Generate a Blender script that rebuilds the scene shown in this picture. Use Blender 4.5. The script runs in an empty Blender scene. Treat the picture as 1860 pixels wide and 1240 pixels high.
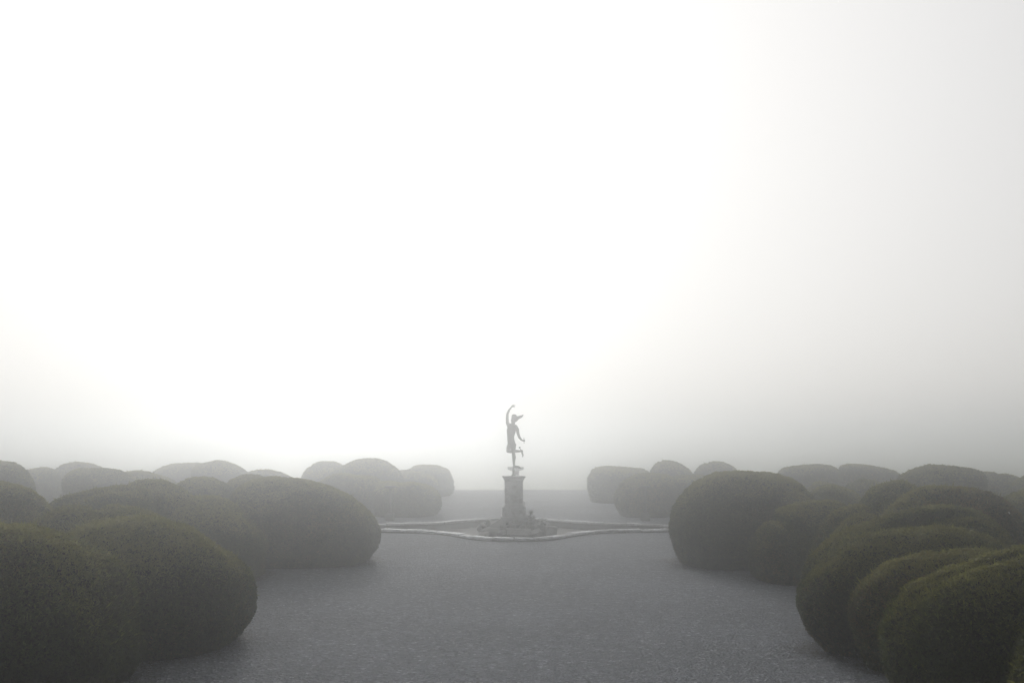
import bpy, bmesh, math, random
import numpy as np
from mathutils import Vector, Matrix, noise

R = math.radians
S = bpy.context.scene
COL = S.collection
random.seed(7)

# ------------------------------------------------------------------ camera
CAM_H, F, CX, HOR = 2.3, 1808.0, 930.0, 800.0        # metres; focal length, centre and horizon in photo pixels
cam_d = bpy.data.cameras.new('camera')
cam = bpy.data.objects.new('camera', cam_d)
COL.objects.link(cam)
cam_d.sensor_width = 36.0
cam_d.lens = 36.0 * F / 1860.0
cam_d.clip_start = 0.1
cam_d.clip_end = 3000
cam.location = (0, 0, CAM_H)
cam.rotation_euler = (R(90) + math.atan((HOR - 620) / F), 0, 0)
S.camera = cam

# ------------------------------------------------------------------ sky and sun
SUN_EL, SUN_AZ = R(20), R(-10)                       # azimuth measured from the view axis (+Y), negative = left
SKY_GAMMA = 0.07
SKY_GAIN = 6.4
SKY_FALL = 2.7
SKY_BACK = 0.04
world = bpy.data.worlds.new('World')
S.world = world
world.use_nodes = True
wn, wl = world.node_tree.nodes, world.node_tree.links
wn.clear()
sky = wn.new('ShaderNodeTexSky')
sky.sky_type = 'NISHITA'
sky.sun_disc = False
sky.sun_elevation = SUN_EL
sky.sun_rotation = SUN_AZ
sky.altitude = 0
sky.air_density = 1.0
sky.dust_density = 9.0
sky.ozone_density = 1.0
hsv = wn.new('ShaderNodeHueSaturation')
hsv.inputs['Saturation'].default_value = 1.0
bg = wn.new('ShaderNodeBackground')
bg.inputs['Strength'].default_value = 0.12
wo = wn.new('ShaderNodeOutputWorld')
wl.new(sky.outputs[0], hsv.inputs['Color'])
gam = wn.new('ShaderNodeGamma')                      # mist spreads the sun's glow over a wide, pale sky
gam.inputs['Gamma'].default_value = SKY_GAMMA
gain = wn.new('ShaderNodeVectorMath'); gain.operation = 'SCALE'
gain.inputs['Scale'].default_value = SKY_GAIN
wl.new(hsv.outputs[0], gam.inputs['Color'])
wl.new(gam.outputs[0], gain.inputs[0])
# mist scatters forward: the sky fades smoothly with the angle away from the sun
tc = wn.new('ShaderNodeTexCoord')
dotn = wn.new('ShaderNodeVectorMath'); dotn.operation = 'DOT_PRODUCT'
dotn.inputs[1].default_value = (math.sin(SUN_AZ) * math.cos(SUN_EL), math.cos(SUN_AZ) * math.cos(SUN_EL), math.sin(SUN_EL))
half_ = wn.new('ShaderNodeMath'); half_.operation = 'MULTIPLY_ADD'; half_.inputs[1].default_value = 0.5; half_.inputs[2].default_value = 0.5
powr = wn.new('ShaderNodeMath'); powr.operation = 'POWER'; powr.inputs[1].default_value = SKY_FALL
floor_ = wn.new('ShaderNodeMath'); floor_.operation = 'MULTIPLY_ADD'; floor_.inputs[1].default_value = 1 - SKY_BACK; floor_.inputs[2].default_value = SKY_BACK
fall = wn.new('ShaderNodeVectorMath'); fall.operation = 'SCALE'
wl.new(tc.outputs['Generated'], dotn.inputs[0]); wl.new(dotn.outputs['Value'], half_.inputs[0]); wl.new(half_.outputs[0], powr.inputs[0])
wl.new(powr.outputs[0], floor_.inputs[0]); wl.new(gain.outputs[0], fall.inputs[0]); wl.new(floor_.outputs[0], fall.inputs['Scale'])
wl.new(fall.outputs[0], bg.inputs['Color'])
wl.new(bg.outputs[0], wo.inputs['Surface'])

sun_d = bpy.data.lights.new('sun', 'SUN')
sun_d.energy = 1.0
sun_d.angle = R(14)
sun_d.color = (1.0, 0.98, 0.94)
sun = bpy.data.objects.new('sun', sun_d)
COL.objects.link(sun)
to_sun = Vector((math.sin(SUN_AZ) * math.cos(SUN_EL), math.cos(SUN_AZ) * math.cos(SUN_EL), math.sin(SUN_EL)))
sun.rotation_euler = to_sun.to_track_quat('Z', 'Y').to_euler()
sun.location = to_sun * 60

S.view_settings.view_transform = 'Standard'
S.view_settings.look = 'None'
S.view_settings.exposure = 0.2
S.view_settings.gamma = 1.0
S.view_settings.use_curve_mapping = False
S.render.engine = 'CYCLES'
cy = S.cycles
cy.use_denoising = True
cy.denoiser = 'OPENIMAGEDENOISE'
cy.max_bounces = 14
cy.diffuse_bounces = 3
cy.glossy_bounces = 2
cy.transmission_bounces = 2
cy.volume_bounces = 12
cy.sample_clamp_indirect = 6.0

HAZE_DENSITY = 0.030
HAZE_G = 0.948

# ------------------------------------------------------------------ helpers
def px_dir(x, d):
    return (x - CX) * d / F
def px_z(y, d):
    return CAM_H - (y - HOR) * d / F

def tag(o, label=None, cat=None, group=None, kind=None):
    if label: o['label'] = label
    if cat: o['category'] = cat
    if group: o['group'] = group
    if kind: o['kind'] = kind
    return o

def empty(name, loc, rz=0.0):
    e = bpy.data.objects.new(name, None)
    e.empty_display_size = 0.2
    e.location = loc
    e.rotation_euler = (0, 0, rz)
    COL.objects.link(e)
    return e

def link_mesh(name, me, mat, parent=None):
    o = bpy.data.objects.new(name, me)
    if mat and not me.materials: me.materials.append(mat)
    COL.objects.link(o)
    if parent: o.parent = parent
    return o

def from_bm(name, bm, mat, parent=None, smooth=False):
    me = bpy.data.meshes.new(name)
    bm.normal_update()
    bm.to_mesh(me); bm.free()
    if smooth:
        me.polygons.foreach_set('use_smooth', [True] * len(me.polygons))
    return link_mesh(name, me, mat, parent)

def np_mesh(name, verts, faces, smooth=False):
    """faces: (n,k) int array, all faces with k corners"""
    me = bpy.data.meshes.new(name)
    verts = np.asarray(verts, np.float32); faces = np.asarray(faces, np.int32)
    n, k = faces.shape
    me.vertices.add(len(verts)); me.vertices.foreach_set('co', verts.ravel())
    me.loops.add(n * k); me.loops.foreach_set('vertex_index', faces.ravel())
    me.polygons.add(n)
    me.polygons.foreach_set('loop_start', np.arange(0, n * k, k, dtype=np.int32))
    me.polygons.foreach_set('loop_total', np.full(n, k, np.int32))
    me.polygons.foreach_set('use_smooth', np.full(n, smooth, bool))
    me.update(calc_edges=True)
    return me

def box_bm(bm, cx, cy, cz, sx, sy, sz, rot=None, jit=0.0, rnd=random):
    vs = []
    for dx in (-1, 1):
        for dy in (-1, 1):
            for dz in (-1, 1):
                v = Vector((dx * sx / 2 + rnd.uniform(-jit, jit), dy * sy / 2 + rnd.uniform(-jit, jit), dz * sz / 2 + rnd.uniform(-jit, jit)))
                if rot: v = rot @ v
                vs.append(bm.verts.new(v + Vector((cx, cy, cz))))
    for f in ((0, 1, 3, 2), (4, 6, 7, 5), (0, 4, 5, 1), (2, 3, 7, 6), (0, 2, 6, 4), (1, 5, 7, 3)):
        bm.faces.new([vs[i] for i in f])
    return vs

def lathe_bm(profile, n=32, rot0=0.0, close=True):
    """profile: list of (radius, z), bottom to top"""
    bm = bmesh.new(); rings = []
    for r, z in profile:
        rings.append([bm.verts.new((r * math.cos(rot0 + 2 * math.pi * i / n), r * math.sin(rot0 + 2 * math.pi * i / n), z)) for i in range(n)])
    for a, b in zip(rings, rings[1:]):
        for i in range(n):
            j = (i + 1) % n
            bm.faces.new((a[i], a[j], b[j], b[i]))
    if close:
        bm.faces.new(rings[0][::-1]); bm.faces.new(rings[-1])
    return bm

# ------------------------------------------------------------------ materials
def mat(name):
    m = bpy.data.materials.new(name); m.use_nodes = True
    nt = m.node_tree
    return m, nt, nt.nodes['Principled BSDF']

def ramp(nt, fac, stops):
    r = nt.nodes.new('ShaderNodeValToRGB')
    el = r.color_ramp.elements
    while len(el) < len(stops): el.new(0.5)
    for e, (p, c) in zip(el, stops):
        e.position = p; e.color = (*c, 1)
    nt.links.new(fac, r.inputs[0])
    return r

def ntex(nt, scale, detail=4, rough=0.55, coord=None, kind='ShaderNodeTexNoise'):
    t = nt.nodes.new(kind)
    t.inputs['Scale'].default_value = scale
    if kind == 'ShaderNodeTexNoise':
        t.inputs['Detail'].default_value = detail; t.inputs['Roughness'].default_value = rough
    if coord is not None: nt.links.new(coord, t.inputs['Vector'])
    return t

def gcoord(nt):
    g = nt.nodes.new('ShaderNodeNewGeometry')
    return g.outputs['Position']

def mixc(nt, fac, a, b, mode='MIX'):
    m = nt.nodes.new('ShaderNodeMix'); m.data_type = 'RGBA'; m.blend_type = mode
    for s, v in ((m.inputs[0], fac), (m.inputs[6], a), (m.inputs[7], b)):
        if hasattr(v, 'links'): nt.links.new(v, s)
        elif isinstance(v, tuple): s.default_value = (*v, 1)
        else: s.default_value = v
    return m.outputs[2]

def bump(nt, bsdf, h, strength, dist):
    b = nt.nodes.new('ShaderNodeBump')
    b.inputs['Strength'].default_value = strength; b.inputs['Distance'].default_value = dist
    nt.links.new(h, b.inputs['Height']); nt.links.new(b.outputs[0], bsdf.inputs['Normal'])
    return b

def leaf_material(name, trans=0.45):
    m, nt, p = mat(name)
    a = nt.nodes.new('ShaderNodeAttribute'); a.attribute_name = 'tint'
    nt.links.new(a.outputs['Color'], p.inputs['Base Color'])
    p.inputs['Roughness'].default_value = 0.5
    p.inputs['Specular IOR Level'].default_value = 0.5
    tr = nt.nodes.new('ShaderNodeBsdfTranslucent'); nt.links.new(a.outputs['Color'], tr.inputs['Color'])
    mx = nt.nodes.new('ShaderNodeMixShader'); mx.inputs[0].default_value = trans
    nt.links.new(p.outputs[0], mx.inputs[1]); nt.links.new(tr.outputs[0], mx.inputs[2])
    nt.links.new(mx.outputs[0], nt.nodes['Material Output'].inputs['Surface'])
    return m

M = {}
M['leaf'] = leaf_material('clipped_yew_leaf')
def core_material():
    m, nt, p = mat('yew_inner_twigs')
    pos = gcoord(nt)
    n = ntex(nt, 30, 5, 0.6, pos)
    r = ramp(nt, n.outputs['Fac'], [(0.3, (0.014, 0.015, 0.006)), (0.7, (0.042, 0.044, 0.013))])
    nt.links.new(r.outputs[0], p.inputs['Base Color'])
    p.inputs['Roughness'].default_value = 0.9; p.inputs['Specular IOR Level'].default_value = 0.1
    bump(nt, p, n.outputs['Fac'], 1.0, 0.05)
    return m
M['core'] = core_material()

def gravel_material():
    m, nt, p = mat('fine_grey_gravel')
    pos = gcoord(nt)
    big = ntex(nt, 0.35, 4, 0.6, pos)
    mid = ntex(nt, 7.0, 6, 0.75, pos)
    st = ntex(nt, 30, 0, 0, pos, 'ShaderNodeTexVoronoi')
    st2 = ntex(nt, 75, 0, 0, pos, 'ShaderNodeTexVoronoi')
    sep = nt.nodes.new('ShaderNodeSeparateColor'); nt.links.new(st.outputs['Color'], sep.inputs[0])
    r1 = ramp(nt, sep.outputs[0], [(0.0, (0.05, 0.053, 0.06)), (0.6, (0.115, 0.12, 0.132)), (0.93, (0.17, 0.176, 0.19)), (1.0, (0.34, 0.345, 0.36))])
    sep2 = nt.nodes.new('ShaderNodeSeparateColor'); nt.links.new(st2.outputs['Color'], sep2.inputs[0])
    r2 = ramp(nt, sep2.outputs[0], [(0.0, (0.08, 0.085, 0.098)), (1.0, (0.165, 0.172, 0.19))])
    c = mixc(nt, 0.45, r1.outputs[0], r2.outputs[0])
    rb = ramp(nt, big.outputs['Fac'], [(0.3, (0.78, 0.77, 0.76)), (0.7, (1.15, 1.15, 1.16))])
    c = mixc(nt, 0.8, c, rb.outputs[0], 'MULTIPLY')
    rm = ramp(nt, mid.outputs['Fac'], [(0.3, (0.62, 0.62, 0.62)), (0.7, (1.42, 1.42, 1.42))])
    c = mixc(nt, 0.8, c, rm.outputs[0], 'MULTIPLY')
    c = mixc(nt, 1.0, c, (2.08, 2.10, 2.08), 'MULTIPLY')
    nt.links.new(c, p.inputs['Base Color'])
    p.inputs['Roughness'].default_value = 0.85
    p.inputs['Specular IOR Level'].default_value = 0.2
    add = nt.nodes.new('ShaderNodeMath'); add.operation = 'MULTIPLY_ADD'; add.inputs[1].default_value = 1.0
    nt.links.new(mid.outputs['Fac'], add.inputs[0]); nt.links.new(st.outputs['Distance'], add.inputs[2])
    bump(nt, p, add.outputs[0], 1.0, 0.045)
    return m
M['gravel'] = gravel_material()

def pebble_material():
    m, nt, p = mat('gravel_pebble')
    a = nt.nodes.new('ShaderNodeAttribute'); a.attribute_name = 'tint'
    nt.links.new(a.outputs['Color'], p.inputs['Base Color'])
    p.inputs['Roughness'].default_value = 0.65
    return m
M['pebble'] = pebble_material()

def lawn_material():
    m, nt, p = mat('mown_grass')
    pos = gcoord(nt)
    n = ntex(nt, 0.08, 5, 0.6, pos); n2 = ntex(nt, 6, 5, 0.7, pos)
    r = ramp(nt, n.outputs['Fac'], [(0.3, (0.17, 0.20, 0.075)), (0.7, (0.21, 0.24, 0.095))])
    r2 = ramp(nt, n2.outputs['Fac'], [(0.3, (0.7, 0.7, 0.7)), (0.7, (1.2, 1.2, 1.1))])
    c = mixc(nt, 0.8, r.outputs[0], r2.outputs[0], 'MULTIPLY')
    nt.links.new(c, p.inputs['Base Color'])
    p.inputs['Roughness'].default_value = 0.5          # wet with dew
    p.inputs['Specular IOR Level'].default_value = 0.8
    bump(nt, p, n2.outputs['Fac'], 1.0, 0.08)
    return m
M['lawn'] = lawn_material()

def stone_material(name, light, dark, stain, scale=3.0, rough=0.85):
    m, nt, p = mat(name)
    tc = nt.nodes.new('ShaderNodeTexCoord').outputs['Object']
    pos = gcoord(nt)
    n = ntex(nt, scale, 6, 0.65, pos); f = ntex(nt, scale * 14, 4, 0.6, pos); s = ntex(nt, scale * 1.7, 5, 0.7, pos)
    r = ramp(nt, n.outputs['Fac'], [(0.3, dark), (0.65, light)])
    rs = ramp(nt, s.outputs['Fac'], [(0.48, (0, 0, 0)), (0.62, (1, 1, 1))])
    c = mixc(nt, rs.outputs[0], r.outputs[0], stain)
    rf = ramp(nt, f.outputs['Fac'], [(0.3, (0.75, 0.75, 0.74)), (0.7, (1.1, 1.1, 1.1))])
    c = mixc(nt, 0.8, c, rf.outputs[0], 'MULTIPLY')
    nt.links.new(c, p.inputs['Base Color'])
    p.inputs['Roughness'].default_value = rough
    bump(nt, p, f.outputs['Fac'], 0.6, 0.01)
    return m
M['stone'] = stone_material('weathered_limestone', (0.62, 0.62, 0.63), (0.47, 0.47, 0.47), (0.34, 0.335, 0.325))
M['coping'] = stone_material('pale_coping_stone', (0.84, 0.85, 0.87), (0.70, 0.71, 0.73), (0.50, 0.50, 0.50), 5.0, 0.6)
M['rubble'] = stone_material('mossy_rubble_stone', (0.17, 0.155, 0.13), (0.085, 0.08, 0.065), (0.06, 0.065, 0.035), 4.0)
M['basin'] = stone_material('damp_basin_render', (0.16, 0.15, 0.135), (0.10, 0.095, 0.085), (0.09, 0.075, 0.05), 1.6)
M['white_stone'] = stone_material('bleached_stone', (0.36, 0.35, 0.33), (0.25, 0.245, 0.235), (0.17, 0.16, 0.14), 6.0)

def bronze_material():
    m, nt, p = mat('dark_bronze')
    pos = gcoord(nt)
    n = ntex(nt, 9, 5, 0.6, pos)
    r = ramp(nt, n.outputs['Fac'], [(0.35, (0.028, 0.026, 0.022)), (0.68, (0.05, 0.058, 0.048))])
    nt.links.new(r.outputs[0], p.inputs['Base Color'])
    p.inputs['Metallic'].default_value = 0.25
    p.inputs['Roughness'].default_value = 0.55
    return m
M['bronze'] = bronze_material()

# ------------------------------------------------------------------ the ground
D0 = 26.2                                             # metres to the statue
SX, SY = (933 - CX) * D0 / F, D0                    # the statue's axis
half = [(0, 23.2), (.55, 23.3), (.95, 23.65), (1.35, 24.3), (1.8, 24.9), (2.3, 25.2), (2.9, 25.36), (3.5, 25.48), (4.1, 25.7), (4.45, 26.2),
        (4.1, 26.75), (3.5, 27.1), (2.8, 27.38), (2.15, 27.65), (1.65, 28.15), (.95, 28.85), (0, 29.1)]
ring = half + [(-x, y) for x, y in half[-2:0:-1]]
def smooth_ring(pts, k=10):
    out = []; n = len(pts)
    for i in range(n):
        p0, p1, p2, p3 = (Vector(pts[(i + j) % n]) for j in (-1, 0, 1, 2))
        for s in range(k):
            t = s / k
            out.append(0.5 * (2 * p1 + (p2 - p0) * t + (2 * p0 - 5 * p1 + 4 * p2 - p3) * t * t + (3 * p1 - p0 - 3 * p2 + p3) * t ** 3))
    return out
RING = smooth_ring(ring)
def offset(pts, o):
    n = len(pts); res = []
    for i in range(n):
        t = (pts[(i + 1) % n] - pts[i - 1]).normalized()
        res.append(pts[i] + Vector((t.y, -t.x)) * o)
    return res
GR = 420.0
GRAVEL_END = CAM_H * F / (888 - HOR)
# lawn: beyond and beside the gravel court
bm = bmesh.new()
for (x0, x1, y0, y1) in ((-GR, GR, GRAVEL_END - .6, GR), (-GR, -59.5, -40, GRAVEL_END - .6), (59.5, GR, -40, GRAVEL_END - .6)):
    bm.faces.new([bm.verts.new(v) for v in ((x0, y0, -.02), (x1, y0, -.02), (x1, y1, -.02), (x0, y1, -.02))])
tag(from_bm('lawn', bm, M['lawn']), kind='structure')
# the gravel court, its far edge slightly ragged against the grass, with the sunk basin left open
bm = bmesh.new()
outer = [bm.verts.new((-60, -20, 0)), bm.verts.new((60, -20, 0))]
outer += [bm.verts.new((x, GRAVEL_END + 0.12 * math.sin(x * 1.3) + 0.08 * math.sin(x * 4.1 + 1), 0.0)) for x in np.arange(60, -60.1, -0.5)]
inner = [bm.verts.new((p.x + SX, p.y, 0.0)) for p in RING]
ed = [bm.edges.new((l[k], l[(k + 1) % len(l)])) for l in (outer, inner) for k in range(len(l))]
bmesh.ops.triangle_fill(bm, edges=ed, use_beauty=True)
bm.normal_update()
for f in bm.faces:
    if f.normal.z < 0: f.normal_flip()
tag(from_bm('gravel_court', bm, M['gravel']), kind='structure')

# loose pebbles on the near part of the gravel: uncountable
def pebbles():
    rng = np.random.default_rng(3)
    N = 70000
    y = 6.5 + 17.0 * rng.random(N) ** 1.5
    x = (rng.random(N) * 2 - 1) * (0.55 * y + 0.6)
    s = rng.gamma(3.0, 0.0024, N).clip(0.003, 0.016)
    base = np.array([(1, 0, 0), (0, 1, 0), (-1, 0, 0), (0, -1, 0), (0, 0, .75), (0, 0, -.4)], np.float32)
    a = rng.random(N) * 6.28
    st = np.stack([s * rng.uniform(.7, 1.4, N), s * rng.uniform(.7, 1.3, N), s * rng.uniform(.3, .6, N)], 1)
    v = base[None] * st[:, None, :]
    ca, sa = np.cos(a)[:, None], np.sin(a)[:, None]
    vx = v[..., 0] * ca - v[..., 1] * sa + x[:, None]
    vy = v[..., 0] * sa + v[..., 1] * ca + y[:, None]
    vz = v[..., 2] + s[:, None] * 0.25
    V = np.stack([vx, vy, vz], -1).reshape(-1, 3)
    f = np.array([(0, 1, 4), (1, 2, 4), (2, 3, 4), (3, 0, 4)])
    Fc = (f[None] + 6 * np.arange(N)[:, None, None]).reshape(-1, 3)
    me = np_mesh('gravel_pebbles', V, Fc)
    g = rng.uniform(.10, .26, N)
    g = np.where(rng.random(N) < .015, rng.uniform(.32, .42, N), g)
    c = np.stack([g, g * 1.02, g * 1.06, np.ones(N)], 1)
    at = me.color_attributes.new('tint', 'FLOAT_COLOR', 'POINT')
    at.data.foreach_set('color', np.repeat(c, 6, 0).astype(np.float32).ravel())
    tag(link_mesh('gravel_pebbles', me, M['pebble']), 'loose grey pebbles strewn over the gravel court', 'gravel', kind='stuff')
pebbles()

# ------------------------------------------------------------------ clipped yew bushes
def waves(P, rng, freq, n=9):
    o = np.zeros(len(P))
    for _ in range(n):
        k = rng.normal(size=3); k *= freq * rng.uniform(.6, 1.5) / np.linalg.norm(k)
        o += np.sin(P @ k + rng.uniform(0, 6.28))
    return o / n * 1.6

CAMP = np.array([0, 0, CAM_H])
BUSHES = []
def bush(x0, x1, ytop, d, b, label, peak=(0, 0), rot=0.0, q=2.3, p=2.5, base=.88, belly=.36, lump=.055, brown=.25, dens=1.0, tilt=None, group='clipped yew bushes'):
    """a clipped mound whose left, right and top show at those photo pixels when its middle stands d metres away"""
    seed = len(BUSHES) + 11
    rng = np.random.default_rng(seed)
    X0, X1 = px_dir(x0, d), px_dir(x1, d)
    a = (X1 - X0) / 2; cx = (X0 + X1) / 2; h = px_z(ytop, d + .1)
    BUSHES.append((cx, d, a, b))
    if tilt is None: tilt = rng.uniform(-.06, .06)
    if d > 20: q = q * rng.uniform(1.05, 1.35)
    nu, nv = (120, 64) if d < 22 else (48, 26)
    u = np.arange(nu) / nu * 2 * np.pi
    w = np.linspace(0, 1, nv)
    wall = w < .34
    t = np.where(wall, belly * w / .34, 0); s = np.ones(nv)
    tw = t / belly
    s = np.where(wall, base + (1 - base) * np.sin(tw * np.pi / 2), s)
    psi = np.clip((w - .34) / .66, 0, 1) * np.pi / 2
    s = np.where(wall, s, np.cos(psi) ** (2 / q)); t = np.where(wall, t, belly + (1 - belly) * np.sin(psi) ** (2 / q))
    s[-1] = 0.0
    cu, su = np.cos(u), np.sin(u)
    fx = np.sign(cu) * np.abs(cu) ** (2 / p); fy = np.sign(su) * np.abs(su) ** (2 / p)
    Pn = np.stack([s[:, None] * fx[None], s[:, None] * fy[None], np.repeat(t[:, None], nu, 1)], -1).reshape(-1, 3)
    tt = Pn[:, 2]
    k = np.clip((tt - belly) / (1 - belly), 0, 1) ** 1.5
    P = np.stack([(Pn[:, 0] + peak[0] * k) * a, (Pn[:, 1] + peak[1] * k) * b, tt * h], 1)
    P[:, 2] *= 1 + tilt * Pn[:, 0] * np.clip(tt * 1.5, 0, 1) - abs(tilt) * .4
    if rot:
        c_, s_ = math.cos(rot), math.sin(rot)
        P = np.stack([P[:, 0] * c_ - P[:, 1] * s_, P[:, 0] * s_ + P[:, 1] * c_, P[:, 2]], 1)
    out = np.stack([P[:, 0] / max(a, .3), P[:, 1] / max(b, .3), (tt - .35) * 1.2], 1)
    out /= np.linalg.norm(out, axis=1)[:, None] + 1e-6
    disp = lump * 2.0 * waves(P, rng, 2.4, 5) + lump * .9 * waves(P, rng, 5.5, 7) + lump * .35 * waves(P, rng, 13, 9)
    fold = waves(P * np.array([1, 1, .3]), rng, 1.9, 4)                          # a few narrow folds where clipped lobes meet
    disp -= (.10 if d < 23 else .06) * np.exp(-(fold / .16) ** 2) * np.clip((tt - .1) * 4, 0, 1)
    disp *= np.clip(tt * 5, .3, 1)
    P = P + out * disp[:, None]
    P[:, 2] -= .02
    rings = np.arange(nv * nu).reshape(nv, nu)
    A, B = rings[:-1], np.roll(rings[:-1], -1, 1); Cc, D = np.roll(rings[1:], -1, 1), rings[1:]
    quads = np.stack([A, B, Cc, D], -1).reshape(-1, 4)
    root = empty('yew_bush', (cx, d, 0))
    tag(root, label, 'bush', group)
    # sample leaf positions over the surface
    tris = np.concatenate([quads[:, [0, 1, 2]], quads[:, [0, 2, 3]]])
    T = P[tris]
    nrm = np.cross(T[:, 1] - T[:, 0], T[:, 2] - T[:, 0]); ar = np.linalg.norm(nrm, axis=1) / 2
    nrm /= (2 * ar[:, None] + 1e-9)
    cen = T.mean(1) + np.array([cx, d, 0])
    view = CAMP - cen; view /= np.linalg.norm(view, axis=1)[:, None]
    wgt = ar * np.where((nrm * view).sum(1) > -.3, 1.0, .12)
    if d < 13.2: rho, ln, wd = 9000, .031, .0068
    elif d < 18: rho, ln, wd = 5200, .037, .0088
    elif d < 23: rho, ln, wd = 4000, .042, .012
    elif d < 33: rho, ln, wd = 1300, .058, .017
    else: rho, ln, wd = 700, .075, .024
    N = int(rho * wgt.sum() * dens)
    idx = rng.choice(len(T), N, p=wgt / wgt.sum())
    r1, r2 = np.sqrt(rng.random(N)), rng.random(N)
    pt = T[idx, 0] * (1 - r1)[:, None] + T[idx, 1] * (r1 * (1 - r2))[:, None] + T[idx, 2] * (r1 * r2)[:, None]
    # smooth normals: blend
    nn = nrm[idx]
    W = pt + np.array([cx, d, 0])
    clump = waves(W, rng, 30, 9) + .7 * waves(W, rng, 75, 9)
    pt = pt + nn * (clump * .018 - .002)[:, None]
    rv = rng.normal(size=(N, 3)); tang = rv - nn * (rv * nn).sum(1)[:, None]
    tang /= np.linalg.norm(tang, axis=1)[:, None]
    lift = rng.uniform(.0, .8, N)[:, None]
    dr = nn * lift + tang * .9
    dr[:, 2] += .25
    dr /= np.linalg.norm(dr, axis=1)[:, None]
    L = ln * rng.uniform(.6, 1.35, N)
    shoot = (rng.random(N) < (.016 if d < 18 else .003)) & (nn[:, 2] > .1)
    L = np.where(shoot, L * rng.uniform(1.4, 2.2 if d < 18 else 1.6, N), L)
    dr = np.where(shoot[:, None], nn * .8 + np.array([0, 0, .5]) + tang * .35, dr)
    dr /= np.linalg.norm(dr, axis=1)[:, None]
    sd = np.cross(dr, nn + .55 * rng.normal(size=(N, 3))); sd /= np.linalg.norm(sd, axis=1)[:, None] + 1e-9
    Wd = (wd * rng.uniform(.7, 1.3, N))[:, None]
    Lc = L[:, None]
    if d < 18:
        V = np.stack([pt - dr * Lc * .25, pt + dr * Lc * .35 + sd * Wd, pt + dr * Lc, pt + dr * Lc * .35 - sd * Wd], 1)
        kf = 4
    else:
        V = np.stack([pt - dr * Lc * .2 + sd * Wd, pt - dr * Lc * .2 - sd * Wd, pt + dr * Lc], 1)
        kf = 3
    big = waves(W, rng, 13, 8) + .6 * clump
    thin = rng.random(N) > np.clip((-big - 1.05) * .9, 0, .7)      # small gaps between the leaf clumps
    keep = (V[:, :, 2].min(1) > 0.004) & thin
    V, W, nn, clump, shoot, big = V[keep], W[keep], nn[keep], clump[keep], shoot[keep], big[keep]
    n = len(V)
    # leaf colour: olive green, patches of brown and of fresher growth, light painted on tops, paler shoots
    g = np.array([.088, .098, .014]); g2 = np.array([.042, .058, .009]); br = np.array([.240, .140, .050]); fresh_toplit = np.array([.265, .250, .058])
    m1 = rng.random(n)[:, None]
    c = g * m1 + g2 * (1 - m1)
    patch = waves(W, rng, 2.6, 7) + .5 * rng.normal(size=n)
    kb = np.clip((patch - (1.15 - brown * 2.2)) * 1.3, 0, 1)[:, None] * .75
    c = c * (1 - kb) + br * kb
    c *= np.clip(1 + .30 * waves(W, rng, 9, 9) + .22 * waves(W, rng, 22, 9), .45, 1.7)[:, None]
    pf = np.clip((waves(W, rng, 5.0, 7) + .5 * rng.normal(size=n) + (nn[:, 2] - .45) * 2.6) * .8, 0, 1)[:, None] * .9  # random fresh patches, plus upward faces painted paler as if lit from above
    c = c * (1 - pf) + fresh_toplit * pf
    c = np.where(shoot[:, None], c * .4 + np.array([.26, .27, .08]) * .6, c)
    c *= rng.uniform(.75, 1.25, n)[:, None] * rng.uniform(.92, 1.08)
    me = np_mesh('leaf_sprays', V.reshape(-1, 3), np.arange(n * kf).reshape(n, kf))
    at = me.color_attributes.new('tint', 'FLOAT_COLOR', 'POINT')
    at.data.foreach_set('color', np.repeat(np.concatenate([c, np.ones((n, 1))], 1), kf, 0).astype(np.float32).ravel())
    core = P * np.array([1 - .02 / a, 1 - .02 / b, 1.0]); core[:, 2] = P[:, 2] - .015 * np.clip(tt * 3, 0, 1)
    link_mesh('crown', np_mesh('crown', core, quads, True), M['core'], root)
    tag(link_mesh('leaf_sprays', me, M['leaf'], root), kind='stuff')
    return root

# near left
bush(-175, 244, 948, 9.5, 1.25, 'big dark bush in the lower left corner, cut off by the picture edge', peak=(-.05, .1), brown=.35, q=2.5, tilt=-0.1)
bush(100, 445, 936, 11.6, 1.05, 'rounded dark bush just behind the one in the lower left corner, beside the gravel', peak=(-.02, .1), q=2.5, tilt=-0.05)
bush(30, 335, 914, 13.6, .8, 'low pale-topped bush showing only its crown behind the near left bushes', q=2.3, brown=.15, tilt=0.03)
bush(72, 318, 862, 16.6, .9, 'tall broad mound left of a seam, behind the near left bushes', peak=(.15, 0), q=2.0, tilt=0.08)
bush(215, 405, 858, 17.3, .9, 'tall mound right of a seam, sloping down to the right, left of the court', peak=(-.2, 0), q=2.1, tilt=-0.1)
bush(300, 494, 892, 17.2, .95, 'lower sunlit bush between the tall seamed mound and the big left court bush', peak=(-.2, 0), q=2.2, brown=.1, tilt=-0.1)
bush(425, 682, 862, 19.3, 1.15, 'big rounded bush ending the left row where the gravel opens to the basin', peak=(-.2, 0), q=2.25, brown=.2, tilt=-0.1)
bush(-130, 112, 869, 15.2, 1.0, 'grey-green bush at the left picture edge behind the low pale-topped one', peak=(.0, 0), q=2.0)
bush(310, 432, 870, 21.5, .9, 'small crown peeping up between the tall seamed mound and the big left court bush', q=2.0)
bush(398, 520, 864, 22.5, 1.0, 'crown rising just behind the left shoulder of the big left court bush', q=2.0)
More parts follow.
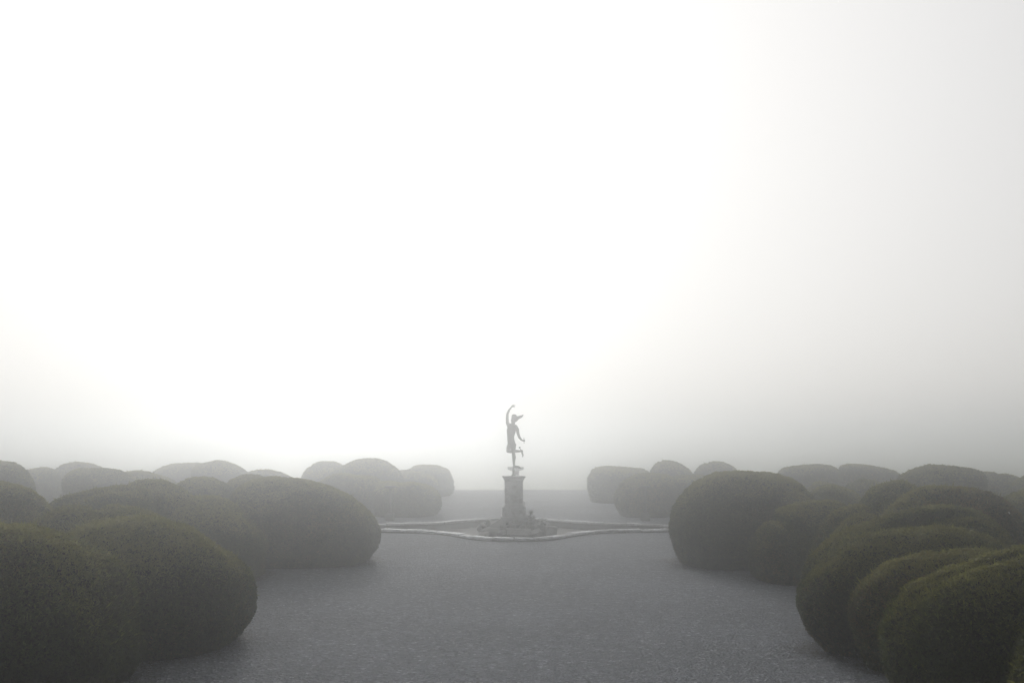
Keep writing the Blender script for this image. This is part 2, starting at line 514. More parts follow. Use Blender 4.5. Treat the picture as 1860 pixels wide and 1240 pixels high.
# near right
bush(1214, 1476, 854, 19.0, 1.2, 'big smooth boulder-like bush ending the right row beside the gravel', peak=(.12, .05), q=2.4, base=.84, brown=.2, tilt=0.03)
bush(1355, 1575, 901, 16.9, .95, 'lower pale-topped bush in front of the big right court bush', peak=(.1, 0), q=2.4, brown=.3, base=.9, tilt=0.05)
bush(1472, 1590, 914, 14.9, .6, 'narrow bush squeezed behind the long near right ridges', peak=(.2, 0), q=2.2)
bush(1538, 1730, 867, 16.0, .8, 'dark domed bush behind the brownish sunlit mound on the right', peak=(.0, 0), q=1.9, brown=.0)
bush(1575, 1850, 877, 14.1, .85, 'tall brownish mound on the right with a sunlit top', peak=(.1, 0), q=2.3, brown=.75, tilt=0.02)
bush(1560, 1845, 905, 13.1, 0.5, 'brown-green ridge along the foot of the tall brownish right mound', peak=(.1, 0), q=2.0, brown=.55)
bush(1471, 1835, 921, 12.2, 0.5, 'long ridge-shaped bush, third from the front in the near right stack', peak=(.05, 0), q=2.5, brown=.2, tilt=0.07)
bush(1451, 1850, 956, 11.2, 0.52, 'long ridge-shaped bush with undercut left end overhanging the gravel, near right', peak=(.1, 0), q=2.5, base=.80, belly=.5, brown=.15, tilt=0.12)
bush(1546, 1850, 985, 10.35, .45, 'narrow olive bush wedged behind the biggest near right bush', peak=(.05, 0), q=2.5, brown=.5, base=.88, tilt=.10)
bush(1608, 2080, 963, 8.9, .72, 'biggest near right bush, rising towards the right picture edge', peak=(.15, 0), q=2.6, brown=.1, base=.92, tilt=.14, lump=.045)
bush(1800, 2150, 1042, 7.2, .6, 'dark bush in the lower right corner, mostly outside the picture', peak=(.1, 0), q=2.4, brown=.3)
bush(1775, 1960, 889, 17.2, .9, 'shaded bush at the right picture edge behind the brownish mound', peak=(-.1, 0), q=2.0, brown=.0)
bush(1835, 2000, 878, 21.0, .9, 'bush just showing at the right edge above the shaded one', q=2.0)
bush(1470, 1570, 881, 20.5, .8, 'small dark crown right of the big right court bush', peak=(-.2, 0), q=2.0, brown=.0)
# beyond the basin, left
G2 = 'misty yew bushes beyond the basin'
bush(582, 708, 860, 31.3, 1.1, 'misty bush beyond the basin, left and taller of the pair behind the pale left post', q=2.2, group=G2)
bush(672, 797, 872, 31.3, 1.1, 'misty bush beyond the basin, lower and right of the pair behind the pale left post', peak=(-.2, 0), q=2.3, group=G2)
bush(596, 735, 837, 37.0, 1.3, 'long pale mound above the misty pair beyond the basin on the left', peak=(.1, 0), q=1.9, group=G2)
bush(548, 640, 841, 40.0, 1.2, 'faint small mound at the left end of the long pale one', q=1.9, group=G2)
bush(700, 800, 853, 39.5, 1.1, 'faint low bush in front of the round one nearest the left of the lawn gap', q=2.1, group=G2)
bush(737, 824, 840, 42.5, 1.2, 'faint round bush nearest the left side of the lawn gap', q=2.2, group=G2)
# beyond the basin, right
bush(1117, 1222, 862, 31.0, 1.0, 'misty bush beyond the basin behind the pale right post', peak=(.1, 0), q=2.3, base=.82, group=G2)
bush(1190, 1300, 863, 31.4, 1.0, 'misty bush beyond the basin, half hidden by the big right court bush', q=2.2, group=G2)
bush(1068, 1182, 846, 38.0, 1.1, 'faint blunt bush nearest the right side of the lawn gap', q=2.7, base=.92, group=G2, belly=0.5)
bush(1178, 1264, 838, 36.5, 1.1, 'faint high crown above the misty right pair beyond the basin', peak=(-.1, 0), q=2.1, group=G2)
bush(1248, 1345, 842, 37.5, 1.1, 'faint crown just left above the big right court bush', peak=(-.1, 0), q=2.0, group=G2)
# far left row
G3 = 'far yew bushes in the mist'
bush(-90, 57, 839, 24.5, 1.0, 'blunt-ended misty bush at the far left picture edge', peak=(-.2, 0), q=2.8, group=G3, belly=0.5)
bush(30, 112, 848, 36.0, 1.0, 'very faint low bush right of the blunt-ended one at far left', q=1.9, group=G3)
bush(104, 200, 839, 38.0, 1.1, 'faint rounded crown highest among the far left bushes', q=2.0, group=G3)
bush(131, 262, 850, 28.5, 1.0, 'misty flat-topped bush standing right behind the tall seamed mound', peak=(-.1, 0), q=3.0, group=G3)
bush(205, 325, 849, 30.0, 1.0, 'misty low bush between the flat-topped one and the V-shaped gap', peak=(-.2, 0), q=1.9, group=G3)
bush(283, 368, 838, 42.0, 1.1, 'faint bush with a steep right side, left of the V-shaped gap', peak=(.3, 0), q=2.8, group=G3, belly=0.5)
bush(362, 470, 836, 37.0, 1.1, 'faint bush right of the V-shaped gap, tapering to the right', peak=(-.45, 0), q=2.0, group=G3)
bush(440, 560, 853, 36.0, 1.0, 'very faint low bush behind the crown of the big left court bush', q=1.9, group=G3)
# far right row
bush(1412, 1516, 843, 33.5, 1.0, 'misty flat-topped bush left of the narrow slit of light', peak=(.0, 0), q=3.2, base=0.98, group=G3, belly=0.7, lump=0.012, tilt=0.03)
bush(1524, 1628, 842, 33.5, 1.0, 'misty bush right of the narrow slit of light', peak=(-.1, 0), q=2.6, base=0.95, belly=0.7, group=G3, lump=0.012, tilt=-0.08)
bush(1448, 1536, 866, 25.5, .9, 'misty low bush in front of the flat-topped one by the slit of light', peak=(-.1, 0), q=2.0, group=G3)
bush(1520, 1625, 871, 25.5, .9, 'misty low bush under the slit of light, left of the dark domed bush', q=2.0, group=G3)
bush(1612, 1763, 847, 24.5, 1.0, 'misty grey bush with an abrupt right end, far right', peak=(.35, 0), q=2.7, group=G3, belly=0.5)
bush(1735, 1852, 848, 29.5, 1.0, 'misty pale bush right of the one with the abrupt end', peak=(-.2, 0), q=2.0, group=G3)
bush(1825, 1950, 856, 26.0, 1.0, 'misty bush touching the right picture edge in the far row', q=2.0, group=G3)

# dead needles gathered along the feet of the bushes: uncountable
def litter():
    rng = np.random.default_rng(5)
    Vs, Cs = [], []
    for (cx, d, a, b) in BUSHES:
        if d > 22: continue
        n = int(2600 * (a + b))
        u = rng.random(n) * 6.28
        k = .86 + np.abs(rng.normal(0, .16, n))
        x = cx + a * k * np.sign(np.cos(u)) * np.abs(np.cos(u)) ** .8; y = d + b * k * np.sign(np.sin(u)) * np.abs(np.sin(u)) ** .8
        L = rng.uniform(.012, .035, n); t = rng.random(n) * 6.28; w = rng.uniform(.003, .008, n)
        z = rng.uniform(.006, .02, n)
        c, s = np.cos(t), np.sin(t)
        V = np.stack([np.stack([x - s * w, y + c * w, z], 1), np.stack([x + s * w, y - c * w, z], 1), np.stack([x + c * L, y + s * L, z + rng.uniform(-.004, .012, n)], 1)], 1)
        Vs.append(V); m = rng.random(n)[:, None]
        Cs.append(np.array([.085, .055, .035]) * m + np.array([.045, .038, .022]) * (1 - m))
    V = np.concatenate(Vs); C = np.concatenate(Cs); n = len(V)
    me = np_mesh('needle_litter', V.reshape(-1, 3), np.arange(3 * n).reshape(n, 3))
    at = me.color_attributes.new('tint', 'FLOAT_COLOR', 'POINT')
    at.data.foreach_set('color', np.repeat(np.concatenate([C, np.ones((n, 1))], 1), 3, 0).astype(np.float32).ravel())
    tag(link_mesh('needle_litter', me, M['pebble']), 'brown needle litter gathered at the feet of the bushes', 'leaf litter', kind='stuff')
litter()

# ------------------------------------------------------------------ the ornamental basin
basin = empty('ornamental_basin', (SX, SY, 0))
tag(basin, 'shallow dry ornamental basin with a curving pale stone rim, round the statue', 'basin')
loc = [p - Vector((0, SY)) for p in RING]
def wall_mesh(inner, outer, z0, z1):
    bm = bmesh.new(); n = len(inner)
    q = [[bm.verts.new((p.x, p.y, z)) for p in ps] for ps, z in ((outer, z0), (outer, z1), (inner, z1), (inner, z0))]
    for i in range(n):
        j = (i + 1) % n
        for a_, b_ in ((0, 1), (1, 2), (2, 3)):
            bm.faces.new((q[a_][i], q[a_][j], q[b_][j], q[b_][i]))
    return bm
from_bm('basin_wall', wall_mesh(offset(loc, -.085), offset(loc, .085), -.15, .03), M['basin'], basin)
bm = bmesh.new()
f = bm.faces.new([bm.verts.new((p.x, p.y, -.14)) for p in offset(loc, -.08)])
bmesh.ops.triangulate(bm, faces=[f])
bm.normal_update()
bm.faces.ensure_lookup_table()
if bm.faces[0].normal.z < 0: bmesh.ops.reverse_faces(bm, faces=bm.faces[:])
from_bm('basin_floor', bm, M['basin'], basin)
# coping stones, one by one along the rim
rnd = random.Random(21)
acc = [0.0]
for i in range(len(loc)): acc.append(acc[-1] + (loc[(i + 1) % len(loc)] - loc[i]).length)
TOT = acc[-1]
def at_len(s):
    s %= TOT
    i = max(k for k in range(len(loc)) if acc[k] <= s)
    t = (s - acc[i]) / (acc[i + 1] - acc[i])
    return loc[i].lerp(loc[(i + 1) % len(loc)], t)
s = 0.0
while s < TOT - .2:
    L = min(rnd.uniform(.38, .72), TOT - s)
    n = 4
    g = .012
    wi, wo_ = .12 + rnd.uniform(-.015, .015), .12 + rnd.uniform(-.015, .02)
    zt = .082 + rnd.uniform(-.010, .012); tilt = rnd.uniform(-.012, .012)
    bm = bmesh.new(); rows = []
    for k in range(n + 1):
        ss = s + g + (L - 2 * g) * k / n
        p = at_len(ss); t = (at_len(ss + .02) - at_len(ss - .02)).normalized(); nv_ = Vector((t.y, -t.x))
        sl = tilt * (k / n - .5) * 2
        e = rnd.uniform(-.008, .008); e2 = rnd.uniform(-.01, .01)
        pi, po = p - nv_ * (wi + e), p + nv_ * (wo_ + e2)
        pi2, po2 = p - nv_ * (wi - .018), p + nv_ * (wo_ - .022)
        rows.append([bm.verts.new((pi.x, pi.y, .031)), bm.verts.new((po.x, po.y, .031)), bm.verts.new((po.x, po.y, zt - .018 + sl)),
                     bm.verts.new((po2.x, po2.y, zt + sl)), bm.verts.new((pi2.x, pi2.y, zt + sl)), bm.verts.new((pi.x, pi.y, zt - .014 + sl))])
    for a_, b_ in zip(rows, rows[1:]):
        for k in range(6):
            bm.faces.new((a_[k], a_[(k + 1) % 6], b_[(k + 1) % 6], b_[k]))
    bm.faces.new(rows[0][::-1]); bm.faces.new(rows[-1])
    bmesh.ops.recalc_face_normals(bm, faces=bm.faces[:])
    from_bm('coping_stone', bm, M['coping'] if rnd.random() < .82 else M['stone'], basin)
    s += L

# ------------------------------------------------------------------ rockwork under the pedestal
def rock_bm(r, seed, sq=(1, 1, .7)):
    bm = bmesh.new()
    bmesh.ops.create_icosphere(bm, subdivisions=3, radius=1.0)
    for v in bm.verts:
        p = v.co.copy()
        k = 1 + .28 * noise.noise(p * 1.3 + Vector((seed * 7.1, 3, 1))) + .12 * noise.noise(p * 3.4 + Vector((seed, 9, 4)))
        q = Vector((abs(p.x) ** .8 * math.copysign(1, p.x), abs(p.y) ** .8 * math.copysign(1, p.y), abs(p.z) ** .8 * math.copysign(1, p.z)))
        v.co = Vector((q.x * r * sq[0], q.y * r * sq[1], q.z * r * sq[2])) * k
    return bm
rockery = empty('rockwork_mound', (SX, SY, -.14))
tag(rockery, 'low mound of mossy rubble rocks round the foot of the pedestal', 'rockery')
core = lathe_bm([(.86, 0.0), (.78, .14), (.6, .27), (.45, .36), (.2, .44)], 40)
for v in core.verts:
    v.co += Vector((v.co.x, v.co.y, 0)) * .18 * noise.noise(v.co * 2.2) + Vector((0, 0, .07 * noise.noise(v.co * 3.1 + Vector((4, 4, 4)))))
for v in core.verts: v.co.z = max(v.co.z, 0)
from_bm('earth', core, M['rubble'], rockery, True)
rr = random.Random(4)
for i in range(34):
    ang = -math.pi / 2 + rr.uniform(-1.9, 1.9); rad = rr.uniform(.42, .90)
    r_ = rr.uniform(.07, .16)
    z = max(.0, .38 * (1 - (rad / 1.08) ** 1.8)) + .03
    o = from_bm('rock', rock_bm(r_, i, (rr.uniform(.8, 1.4), rr.uniform(.8, 1.2), rr.uniform(.5, .9))), M['white_stone'] if i % 9 == 4 else M['rubble'], rockery, True)
    o.location = (rad * math.cos(ang) * .98, rad * math.sin(ang) * .98, z)
    o.rotation_euler = (rr.uniform(-.3, .3), rr.uniform(-.3, .3), rr.uniform(0, 6.28))
def slab(name, label, cat, x, y, z, sx, sy, sz, rot, m, seed):
    bm = bmesh.new()
    bmesh.ops.create_cube(bm, size=1.0)
    bmesh.ops.subdivide_edges(bm, edges=bm.edges[:], cuts=4, use_grid_fill=True)
    for v in bm.verts:
        v.co = Vector((v.co.x * sx, v.co.y * sy, v.co.z * sz)) * (1 + .08 * noise.noise(v.co * 2.6 + Vector((seed, 0, 0))))
    o = from_bm(name, bm, m, None, False)
    o.location = (x, y, z); o.rotation_euler = rot
    return tag(o, label, cat)
slab('stone_block', 'pale squared stone block standing at the right of the rockwork', 'stone', .98, 25.45, .0, .26, .22, .30, (0, .05, .25), M['white_stone'], 3)
slab('stone_slab', 'flat pale slab lying on the rockwork below the pedestal', 'stone', .18, 25.2, -.0, .62, .34, .09, (.42, .03, .1), M['white_stone'], 8)
slab('stone_slab', 'small pale slab lying at the left foot of the rockwork', 'stone', -.72, 25.25, -.04, .26, .2, .09, (.3, -.1, -.4), M['white_stone'], 12)
slab('stone_slab', 'tilted pale slab at the right foot of the rockwork, left of the block', 'stone', .56, 25.2, .0, .34, .2, .09, (.35, -.32, .2), M['white_stone'], 15)

# plants with white flowers on the right of the rockwork
def leaf_mesh_plant(name, label, x, y, z, n, hgt, spread, seed, flowers=0, spike=False):
    rng = np.random.default_rng(seed)
    root = tag(empty(name, (x, y, z)), label, 'plant')
    V, C = [], []
    for i in range(n):
        az = rng.random() * 6.28; out_ = spread * rng.uniform(.2, 1); hh = hgt * rng.uniform(.45, 1) * (1 - .4 * out_ / spread)
        d_ = np.array([math.cos(az), math.sin(az), 0]); sd_ = np.array([-math.sin(az), math.cos(az), 0])
        w_ = rng.uniform(.008, .016) * (1.0 if not spike else .8)
        p0 = d_ * .02; p1 = d_ * out_ * .5 + np.array([0, 0, hh * .7]); p2 = d_ * out_ + np.array([0, 0, hh])
        V.append(np.stack([p0 - sd_ * w_ * .6, p0 + sd_ * w_ * .6, p1 + sd_ * w_, p1 - sd_ * w_]))
        V.append(np.stack([p1 - sd_ * w_, p1 + sd_ * w_, p2 + sd_ * w_ * .1, p2 - sd_ * w_ * .1]))
        c_ = np.array([.05, .06, .025]) * rng.uniform(.7, 1.5)
        C += [c_, c_]
    V = np.array(V); n2 = len(V)
    me = np_mesh('leaves', V.reshape(-1, 3), np.arange(4 * n2).reshape(n2, 4))
    at = me.color_attributes.new('tint', 'FLOAT_COLOR', 'POINT')
    at.data.foreach_set('color', np.repeat(np.concatenate([np.array(C), np.ones((n2, 1))], 1), 4, 0).astype(np.float32).ravel())
    tag(link_mesh('leaves', me, M['leaf'], root), kind='stuff')
    for i in range(flowers):
        bm = bmesh.new()
        bmesh.ops.create_icosphere(bm, subdivisions=1, radius=.03)
        for v in bm.verts: v.co *= 1 + .4 * noise.noise(v.co * 40 + Vector((i, seed, 0)))
        o = from_bm('flower_head', bm, M['coping'], root)
        az = rng.random() * 6.28
        o.location = (math.cos(az) * spread * .7, math.sin(az) * spread * .7, hgt * rng.uniform(.5, .8))
    return root
leaf_mesh_plant('flowering_plant', 'dark plant with white flowers beside the right foot of the pedestal', .46, 25.95, 0.22, 150, .26, .20, 1, 6)
leaf_mesh_plant('spiky_plant', 'dark pointed plant rising highest right of the pedestal', .5, 26.15, 0.20, 90, .40, .14, 2, 0, True)
leaf_mesh_plant('flowering_plant', 'dark low plant with white flowers behind the standing stone block', .80, 25.92, 0.09, 150, .26, .22, 3, 7)
leaf_mesh_plant('low_plant', 'dark low leafy plant on the left of the rockwork', -.62, 25.80, 0.12, 150, .2, .25, 4, 0)

# ------------------------------------------------------------------ the pedestal
PX = lambda y: px_z(y, D0)                         # photo row -> height at the statue's distance
def square_profile(prof, bev=0):
    return lathe_bm([(r * math.sqrt(2), z) for r, z in prof], 4, math.pi / 4)
def ped_part(name, prof, parent, m=None):
    o = from_bm(name, square_profile(prof), m or M['stone'], parent)
    b = o.modifiers.new('edge', 'BEVEL'); b.width = .008; b.segments = 2; b.limit_method = 'ANGLE'
    return o
pedestal = empty('statue_pedestal', (SX, SY, 0))
pedestal.rotation_euler = (0, 0, R(2))
tag(pedestal, 'square weathered stone pedestal carrying the statue in the middle of the basin', 'pedestal')
ped_part('lower_step', [(.335, -.05), (.335, PX(934))], pedestal, M['stone'])
ped_part('plinth', [(.300, PX(934)), (.302, PX(917.5)), (.29, PX(917))], pedestal)
ped_part('base_moulding', [(.282, PX(917)), (.275, PX(916)), (.245, PX(914.5)), (.235, PX(912.5))], pedestal)
sh = ped_part('shaft', [(.222, PX(912.5)), (.222, PX(873.5))], pedestal)
ped_part('necking', [(.238, PX(873.5)), (.245, PX(872.5)), (.238, PX(871.5))], pedestal)
ped_part('cap', [(.232, PX(871.5)), (.245, PX(870)), (.272, PX(867)), (.296, PX(865.2)), (.303, PX(865)), (.303, PX(863))], pedestal)
for k in range(4):                                    # a framed carved panel on each side of the shaft
    fr = bmesh.new()
    w2, z0, z1, t_ = .165, PX(910), PX(876), .022
    for (cx_, cz_, sx_, sz_) in ((0, z0, 2 * w2, t_), (0, z1, 2 * w2, t_), (-w2 + t_ / 2, (z0 + z1) / 2, t_, z1 - z0 - t_), (w2 - t_ / 2, (z0 + z1) / 2, t_, z1 - z0 - t_)):
        box_bm(fr, cx_, -.226, cz_, sx_, .016, sz_)
    o = from_bm('panel_frame', fr, M['stone'], pedestal); o.rotation_euler = (0, 0, k * math.pi / 2)
    rel = bmesh.new()
    bmesh.ops.create_icosphere(rel, subdivisions=3, radius=1.0)
    for v in rel.verts:
        n_ = 1 + .45 * noise.noise(v.co * 2.5 + Vector((k * 5.0, 1, 2)))
        v.co = Vector((v.co.x * .095 * n_, -.222 + v.co.y * .02, (z0 + z1) / 2 + v.co.z * .17 * n_))
    o = from_bm('carved_relief', rel, M['stone'], pedestal, True); o.rotation_euler = (0, 0, k * math.pi / 2)

# ------------------------------------------------------------------ the statue: a winged runner in dark bronze, seen in profile facing left
def P3(x, y, off=0.0):
    return Vector(((x - 933) * D0 / F, off, px_z(y, D0) - px_z(863, D0)))
def capsule(bm, p, q, r0, r1, seg=14):
    ax = (q - p); L = ax.length
    rotm = ax.to_track_quat('Z', 'Y').to_matrix()
    prof = []
    for i in range(6): a = -math.pi / 2 + i / 6 * math.pi / 2; prof.append((math.cos(a) * r0, math.sin(a) * r0))
    prof.append((r0, 0)); prof.append((r1, L))
    for i in range(1, 7): a = i / 6 * math.pi / 2; prof.append((math.cos(a) * r1, L + math.sin(a) * r1))
    rings = []
    for r, z in prof:
        rings.append([bm.verts.new(p + rotm @ Vector((max(r, 1e-4) * math.cos(2 * math.pi * i / seg), max(r, 1e-4) * math.sin(2 * math.pi * i / seg), z))) for i in range(seg)])
    for a, b in zip(rings, rings[1:]):
        for i in range(seg): bm.faces.new((a[i], a[(i + 1) % seg], b[(i + 1) % seg], b[i]))
    bm.faces.new(rings[0][::-1]); bm.faces.new(rings[-1])
def ellipsoid(bm, c, rx, ry, rz, rot=None):
    m_ = Matrix.Translation(c) @ (rot.to_4x4() if rot else Matrix.Identity(4)) @ Matrix.Diagonal((rx, ry, rz, 1))
    bmesh.ops.create_icosphere(bm, subdivisions=3, radius=1.0, matrix=m_)
def chain(bm, pts):
    for (p, r), (q, s_) in zip(pts, pts[1:]): capsule(bm, p, q, r, s_)
statue = empty('statue', (SX, SY, PX(863)))
tag(statue, 'dark bronze statue of a running figure in a winged hat, one arm raised', 'statue')
u = D0 / F                                            # metres per photo pixel here
b_ = bmesh.new()
Y1 = .085                                             # far side +, near side -
# trunk
chain(b_, [(P3(929.5, 807, .02), 7.2 * u), (P3(928, 800), 6.6 * u), (P3(927.6, 793), 6.4 * u), (P3(928.2, 784), 7.8 * u), (P3(929, 776), 7.6 * u)])
ellipsoid(b_, P3(929.2, 808), 7.6 * u, .115, 6.5 * u)
ellipsoid(b_, P3(928.6, 782), 8.2 * u, .135, 10 * u)
ellipsoid(b_, P3(929.5, 774), 8.5 * u, .15, 5 * u)
ellipsoid(b_, P3(933.8, 808, -.04), 3.8 * u, .06, 4.6 * u)
# neck and head, the face turned left and slightly up
chain(b_, [(P3(931.5, 773), 3.4 * u), (P3(933, 767), 2.9 * u)])
ellipsoid(b_, P3(933.4, 760.5), 4.7 * u, .052, 6.6 * u)
ellipsoid(b_, P3(931.6, 764.0), 3.3 * u, .042, 4.2 * u)
chain(b_, [(P3(929.6, 761.5), .9 * u), (P3(928.6, 763.6), .9 * u)])                 # nose
chain(b_, [(P3(929.6, 766.2), .9 * u), (P3(929.4, 766.8), 1.0 * u)])                # lips
ellipsoid(b_, P3(930.2, 769), 1.6 * u, .02, 1.4 * u)                                 # chin
for sy in (-1, 1): ellipsoid(b_, P3(934.6, 763, sy * .052), 1.0 * u, .010, 1.8 * u)   # ears
# raised right arm (far side)
chain(b_, [(P3(924.5, 773, Y1), 3.6 * u), (P3(921.8, 768, .12), 3.0 * u), (P3(921.3, 758, .13), 2.6 * u), (P3(921.8, 751.5, .13), 2.2 * u), (P3(924.5, 745, .13), 2.0 * u), (P3(928.6, 739.8, .12), 1.35 * u)])
ellipsoid(b_, P3(930.4, 738.2, .12), 2.2 * u, .014, 1.5 * u)
for (x1, y1, x2, y2, o2) in ((932.5, 735.6, 933.6, 733.6, .125), (933.6, 736.6, 936.0, 735.4, .118), (933.4, 737.6, 935.8, 738.2, .112), (932.8, 738.6, 934.6, 740.2, .106)):
    chain(b_, [(P3(931.2, 737.8, o2), .62 * u), (P3(x1, y1, o2), .55 * u), (P3(x2, y2, o2), .45 * u)])
chain(b_, [(P3(930.0, 737.6, .135), .65 * u), (P3(930.6, 735.8, .145), .55 * u), (P3(931.6, 735.0, .148), .45 * u)])   # thumb
# lowered left arm (near side)
chain(b_, [(P3(936.0, 775.5, -.10), 4.2 * u), (P3(939.6, 780, -.13), 3.1 * u), (P3(941.0, 788, -.14), 2.6 * u), (P3(943.2, 794, -.15), 2.3 * u), (P3(947.0, 798.4, -.16), 1.8 * u), (P3(949.4, 799.8, -.16), 1.35 * u)])
ellipsoid(b_, P3(950.6, 800.0, -.16), 1.7 * u, .022, 1.6 * u)
for dz in (-1.2, -.4, .4, 1.2):
    chain(b_, [(P3(951.2, 800 + dz, -.148), .62 * u), (P3(952.9, 800 + dz, -.16), .58 * u), (P3(952.6, 800 + dz, -.185), .52 * u), (P3(951.6, 800 + dz, -.185), .45 * u)])
chain(b_, [(P3(950.4, 798.8, -.165), .65 * u), (P3(951.6, 798.0, -.185), .55 * u), (P3(952.4, 798.4, -.19), .45 * u)])
# right leg, lifted behind (far side)
chain(b_, [(P3(927.0, 807, .055), 5.6 * u), (P3(924.2, 813, .07), 4.4 * u), (P3(922.9, 818.6, .08), 3.1 * u), (P3(927, 819.6, .08), 2.9 * u), (P3(934, 818.6, .08), 2.9 * u), (P3(942, 818.9, .08), 2.0 * u), (P3(946.5, 818.8, .08), 1.7 * u)])
chain(b_, [(P3(948.0, 818.4, .08), 1.9 * u), (P3(948.6, 822.5, .08), 1.7 * u), (P3(949.8, 826.2, .08), 1.25 * u), (P3(949.2, 829, .08), .8 * u)])
# left leg, standing (near side)
chain(b_, [(P3(932.2, 808, -.055), 5.2 * u), (P3(932.4, 815, -.05), 4.3 * u), (P3(932.6, 822.5, -.04), 3.0 * u), (P3(933.6, 830, -.03), 3.35 * u), (P3(933.4, 838, -.015), 2.4 * u), (P3(933.7, 845, 0), 1.7 * u), (P3(933.2, 848.5, 0), 1.8 * u), (P3(932.4, 851.5, 0), 1.5 * u)])
me0 = bpy.data.meshes.new('figure_raw'); b_.to_mesh(me0); b_.free()
tmp = bpy.data.objects.new('figure_raw', me0); COL.objects.link(tmp)
rm = tmp.modifiers.new('r', 'REMESH'); rm.mode = 'VOXEL'; rm.voxel_size = .0048
sm = tmp.modifiers.new('s', 'SMOOTH'); sm.factor = .5; sm.iterations = 4
dg = bpy.context.evaluated_depsgraph_get()
fig_me = bpy.data.meshes.new_from_object(tmp.evaluated_get(dg))
bpy.data.objects.remove(tmp); bpy.data.meshes.remove(me0)
fig_me.name = 'figure'
fig_me.polygons.foreach_set('use_smooth', [True] * len(fig_me.polygons))
fig_me.materials.clear()
link_mesh('figure', fig_me, M['bronze'], statue)
# hat: a low domed crown with a narrow brim
hat = bmesh.new()
prof = [(5.6, 0), (5.8, .35), (4.9, .8), (4.6, 2.2), (3.6, 3.9), (1.8, 4.8), (.1, 5.0)]
hat = lathe_bm([(r * u, z * u) for r, z in prof], 28)
for v in hat.verts: v.co.y *= .78
ho = from_bm('hat', hat, M['bronze'], statue, True)
ho.location = P3(933.9, 757.2); ho.rotation_euler = (0, R(10), 0)
# wings as thick feathered blades
def wing(name, parent, pts, off, thick, ridges=3):
    """pts: outline (photo pixels) from root round the tip and back; solid with scalloped edge"""
    bm = bmesh.new(); n = len(pts)
    cxm = sum(p[0] for p in pts) / n; cym = sum(p[1] for p in pts) / n
    A = [bm.verts.new(P3(x, y, off - thick * .25)) for x, y in pts]; Bv = [bm.verts.new(P3(x, y, off + thick * .25)) for x, y in pts]
    ca, cb = bm.verts.new(P3(cxm, cym, off - thick)), bm.verts.new(P3(cxm, cym, off + thick))
    for i in range(n):
        j = (i + 1) % n
        bm.faces.new((A[i], A[j], ca)); bm.faces.new((Bv[j], Bv[i], cb)); bm.faces.new((A[j], A[i], Bv[i], Bv[j]))
    bmesh.ops.recalc_face_normals(bm, faces=bm.faces[:])
    return from_bm(name, bm, M['bronze'], parent)
for sy in (-1, 1):
    wing('hat_wing', statue, [(935.5, 757.6), (938.5, 756.2), (941.5, 755.6), (944.5, 754.6), (947.5, 754.2), (949.6, 752.9), (950.9, 753.4), (949.6, 756.2), (948.2, 758.4), (946.4, 758.8), (944.8, 760.2), (943.0, 760.8), (941.2, 762.4), (938.8, 765.0), (936.4, 766.8), (935.2, 762)], sy * .045, .012)
wing('ankle_wing', statue, [(945.2, 817.6), (945.0, 815), (942.6, 813.6), (942.0, 811.9), (943.8, 810.6), (945.6, 811.2), (945.0, 813.2), (946.6, 815.6), (947.2, 817.8)], .08, .012)
wing('ankle_wing', statue, [(934.6, 843.4), (937.0, 844.4), (940.4, 844.9), (943.6, 845.8), (945.4, 848.0), (947.6, 849.6), (943.6, 849.9), (940.0, 849.2), (936.6, 849.2), (934.6, 848.2)], -.01, .014)
# a short staff end in the lowered hand
stf = bmesh.new(); chain(stf, [(P3(951.4, 796.2, -.17), .5 * u), (P3(951.7, 804.6, -.17), .5 * u)])
ellipsoid(stf, P3(951.4, 795.8, -.17), .8 * u, .011, .9 * u)
from_bm('staff', stf, M['bronze'], statue, True)
# the slim bronze column the toes stand on
col_ = lathe_bm([(4.3 * u, 0), (4.1 * u, 1.0 * u), (2.7 * u, 2.4 * u), (2.2 * u, 4.6 * u), (2.0 * u, 8 * u), (2.3 * u, 10.4 * u), (2.1 * u, 11.4 * u)], 24)
o = from_bm('column_base', col_, M['bronze'], statue, True); o.location = (P3(932.9, 863).x, 0, 0)

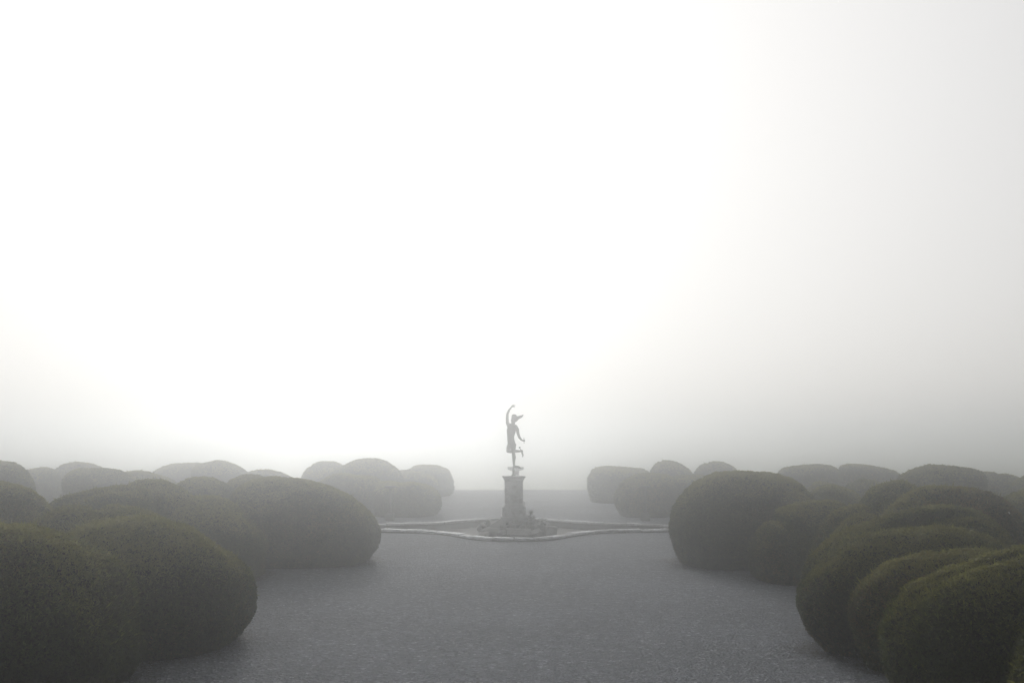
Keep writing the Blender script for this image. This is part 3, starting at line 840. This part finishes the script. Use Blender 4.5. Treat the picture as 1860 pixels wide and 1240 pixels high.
# ------------------------------------------------------------------ stone garden ornaments
def stone_ornament(name, label, cat, x, y, parts, n=28, m='stone'):
    root = tag(empty(name, (x, y, 0)), label, cat)
    for pname, prof, sq in parts:
        bm = square_profile(prof) if sq else lathe_bm(prof, n)
        from_bm(pname, bm, M[m], root, not sq)
    return root
stone_ornament('bird_bath', 'wide-topped pale stone bird bath seen through the mist behind the statue column', 'bird bath', px_dir(936.5, 36), 36.0,
    [('plinth', [(.34, 0), (.34, .16), (.28, .19)], True), ('stem', [(.2, .19), (.17, .28), (.13, .42), (.12, .7), (.125, 1.0), (.13, 1.18), (.15, 1.235)], False),
     ('bowl', [(.15, 1.235), (.235, 1.25), (.27, 1.262), (.29, 1.30), (.295, 1.365), (.27, 1.37), (.22, 1.34), (.02, 1.32)], False)], m='stone')
for sx_, xx, lab in ((-1, 711, 'slim pale stone post with a flat cap beyond the basin on the left'), (1, 1169, 'slim pale stone post with a flat cap beyond the basin on the right')):
    stone_ornament('stone_post', lab, 'post', px_dir(xx, 29.2), 29.2,
        [('plinth', [(.12, 0), (.12, .20), (.09, .235)], True), ('shaft', [(.05, .235), (.052, .30), (.036, .40), (.034, .82), (.045, .89), (.07, .92)], False),
         ('cap', [(.08, .92), (.14, .955), (.15, .962), (.15, .985), (.14, .99)], True)], m='rubble')

# ------------------------------------------------------------------ the mist
hz = bmesh.new()
HT = 4.0
box_bm(hz, 0, (GR - 40) / 2, (HT - 1.05) / 2, 2 * GR + 20, GR + 40 + 20, HT + 1.05)
m = bpy.data.materials.new('mist'); m.use_nodes = True
nt = m.node_tree; nt.nodes.clear()
vol = nt.nodes.new('ShaderNodeVolumePrincipled')
vol.inputs['Color'].default_value = (0.965, 0.975, 0.985, 1)
vol.inputs['Density'].default_value = HAZE_DENSITY
vol.inputs['Anisotropy'].default_value = HAZE_G
mo = nt.nodes.new('ShaderNodeOutputMaterial')
nt.links.new(vol.outputs[0], mo.inputs['Volume'])
tag(from_bm('haze', hz, m), 'pale morning mist lying over the whole garden', 'mist', kind='stuff')
